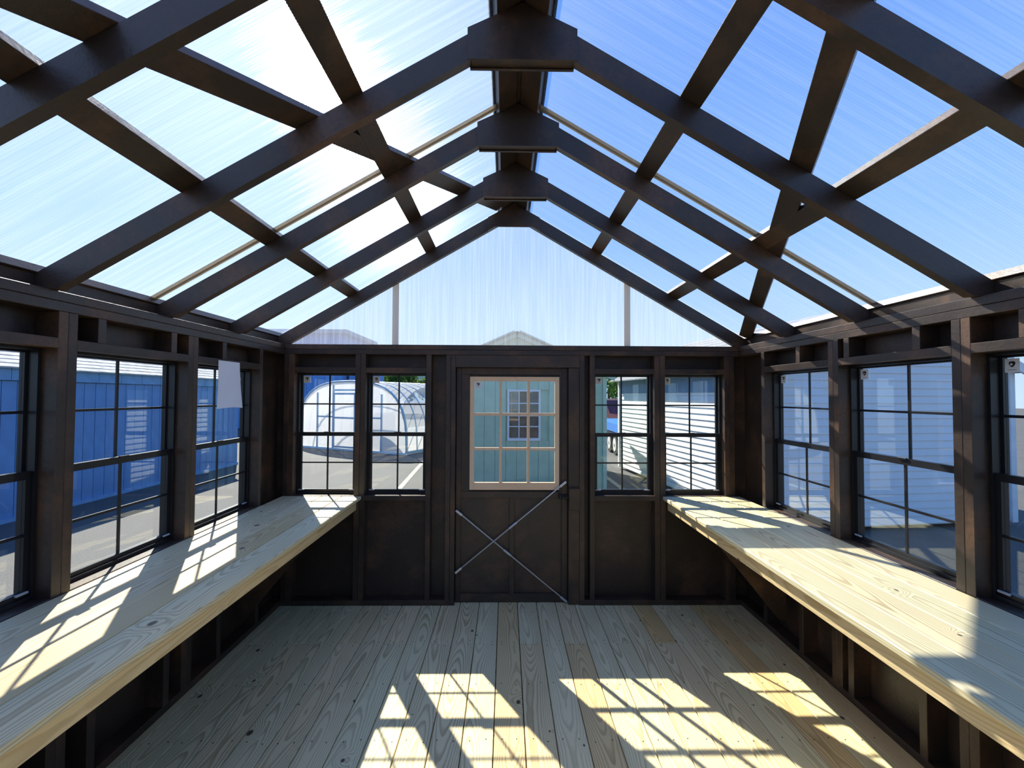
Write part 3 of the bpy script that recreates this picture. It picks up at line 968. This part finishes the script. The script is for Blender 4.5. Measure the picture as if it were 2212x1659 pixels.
# clear roll-up side
box('side_panel', HWid - .07, HWid - .06, .1, GL, .10, .80, 'film_b', gh)
box('base_rail', HWid - .05, HWid + .03, .0, GL, .02, .10, 'pipe', gh)
box('base_rail', -HWid - .03, HWid + .03, -.03, .03, .0, .06, 'white_trim', gh)
mesh_obj('end_wall', [(p[0] * .985, .006, max(.04, p[1] * .985)) for p in ar], [tuple(range(len(ar)))], 'film_b', gh)
for xx in (-1.35, -.62, .42, 1.45):
    zt = HT * (1 - abs(xx / HWid) ** 2.2) ** .45
    box('end_post', xx - .028, xx + .028, -.035, .0, .05, min(zt, 2.2) * .97, 'pipe', gh)
box('end_rail', -1.35, -.62, -.035, 0, 1.05, 1.10, 'pipe', gh); box('end_rail', .42, 1.45, -.035, 0, 1.05, 1.10, 'pipe', gh)
gd = ring('door_frame', -.58, .38, -.06, -.036, .08, 1.86, .05, .05, .06, .06, 'pipe', gh)
box('door_rail', -.53, .33, -.056, -.040, 1.02, 1.08, 'pipe', gh)
box('header_rail', -.62, .42, -.05, -.036, 1.92, 1.98, 'white_trim', gh)
bar = empty('blue_barrel', (gmid.x + 1.10, gmid.y + .30, GROUND), label='blurred blue drum inside the white greenhouse', cat='barrel')
tube('drum', (0, 0, .1), (0, 0, 1.15), .36, 'barrel', bar, 14); tube('lid', (0, 0, 1.15), (0, 0, 1.22), .30, 'barrel', bar, 14)

# ---- trailer and car between the sheds
tl = empty('flatbed_trailer', (3.30, 11.2, GROUND), label='flatbed trailer with twin wheels carrying blue panels', cat='trailer')
box('deck', .10, 1.95, -3.0, 3.0, .58, .68, 'iron', tl)
for i in range(4):
    box('blue_panel_load', -.02 + .03 * i, 2.0 - .03 * i, -2.6, 3.0, .69 + i * .06, .745 + i * .06, 'trailer_blue', tl)
for wy in (-.85, -.12):
    w1 = empty('wheel', (.0, wy, .31), parent=tl)
    tube('tyre', (-.02, 0, 0), (.18, 0, 0), .31, 'rubber', w1, 20)
    tube('rim', (-.035, 0, 0), (-.018, 0, 0), .20, 'rim', w1, 16)
    tube('hub', (-.05, 0, 0), (-.034, 0, 0), .06, 'steel', w1, 10)
box('fender', -.05, .24, -1.25, .28, .64, .665, 'iron', tl)
car = empty('parked_car', (5.0, 17.2, GROUND), PI / 2 + .2, label='dark maroon car parked behind the trailer', cat='car')
prof = [(-2.2, .45), (-2.25, .85), (-1.9, 1.02), (-1.3, 1.06), (-.8, 1.62), (1.6, 1.68), (2.1, 1.1), (2.2, .95), (2.2, .45)]
prism('car_body', prof, -.9, .9, 'y', 'car', car)
for yy in (-.905, .895):
    prism('side_window', [(-1.05, 1.10), (-.72, 1.52), (1.5, 1.57), (1.8, 1.12)], yy, yy + .01, 'y', 'carglass', car)
prism('rear_window', [(-.7, 1.16), (.7, 1.16), (.6, 1.52), (-.6, 1.52)], 2.02, 2.03, 'z', 'carglass', car).matrix_local = Matrix.Translation((0, 0, 0)) @ Matrix(((0, 0, 1, 0), (1, 0, 0, 0), (0, 1, 0, 0), (0, 0, 0, 1)))
for wx in (-1.4, 1.4):
    for yy in (-.92, .72):
        tube('wheel', (wx, yy, .36), (wx, yy + .2, .36), .36, 'rubber', car, 18)

# ---- trees beyond the lot
def tree(x, y, h, rad, mat, label, seed):
    rg = random.Random(seed)
    t = empty('tree', (x, y, GROUND), label=label, cat='tree', group='trees beyond the lot')
    tube('trunk', (0, 0, 0), (0, 0, h * .55), .16, 'bark', t, 8, .09)
    V, Fc = [], []
    for c in range(46):
        th, ph = rg.uniform(0, 2 * PI), math.acos(rg.uniform(-.8, 1))
        cr = rad * rg.uniform(.35, .95)
        cx, cyy, cz = cr * math.sin(ph) * math.cos(th), cr * math.sin(ph) * math.sin(th), h * .62 + cr * .75 * math.cos(ph)
        br = rad * rg.uniform(.22, .36)
        for q in range(60):
            d = Vector((rg.gauss(0, 1), rg.gauss(0, 1), rg.gauss(0, 1))).normalized()
            p = Vector((cx, cyy, cz)) + d * br * rg.uniform(.6, 1.0)
            a = d.orthogonal().normalized(); a.rotate(Matrix.Rotation(rg.uniform(0, 6.28), 3, d))
            tilt = (d + Vector((rg.uniform(-.6, .6), rg.uniform(-.6, .6), rg.uniform(-.6, .6)))).normalized()
            b = tilt.cross(a).normalized()
            sz = rg.uniform(.10, .20)
            i0 = len(V)
            V += [p - a * sz, p + b * sz * .6, p + a * sz, p - b * sz * .6]
            Fc.append((i0, i0 + 1, i0 + 2, i0 + 3))
    me = bpy.data.meshes.new('crown'); me.from_pydata([tuple(v) for v in V], [], Fc); me.materials.append(M[mat])
    link('crown', me, t)
TREES = [(-9.6, 36, 4.6, 2.2, 'leaf2', 'dark green tree directly behind the hoop greenhouse'),
         (-7.2, 39, 5.0, 2.4, 'leaf1', 'light green tree right of the dark one behind the greenhouse'),
         (-11.8, 42, 5.4, 2.4, 'leaf1', 'pale tree left of the dark one behind the greenhouse'),
         (7.6, 30, 4.6, 2.3, 'leaf1', 'bright green tree above the parked car'),
         (10.4, 33, 4.9, 2.4, 'leaf2', 'dark tree half hidden behind the white shed')]
for i, tdat in enumerate(TREES): tree(*tdat, seed=20 + i)
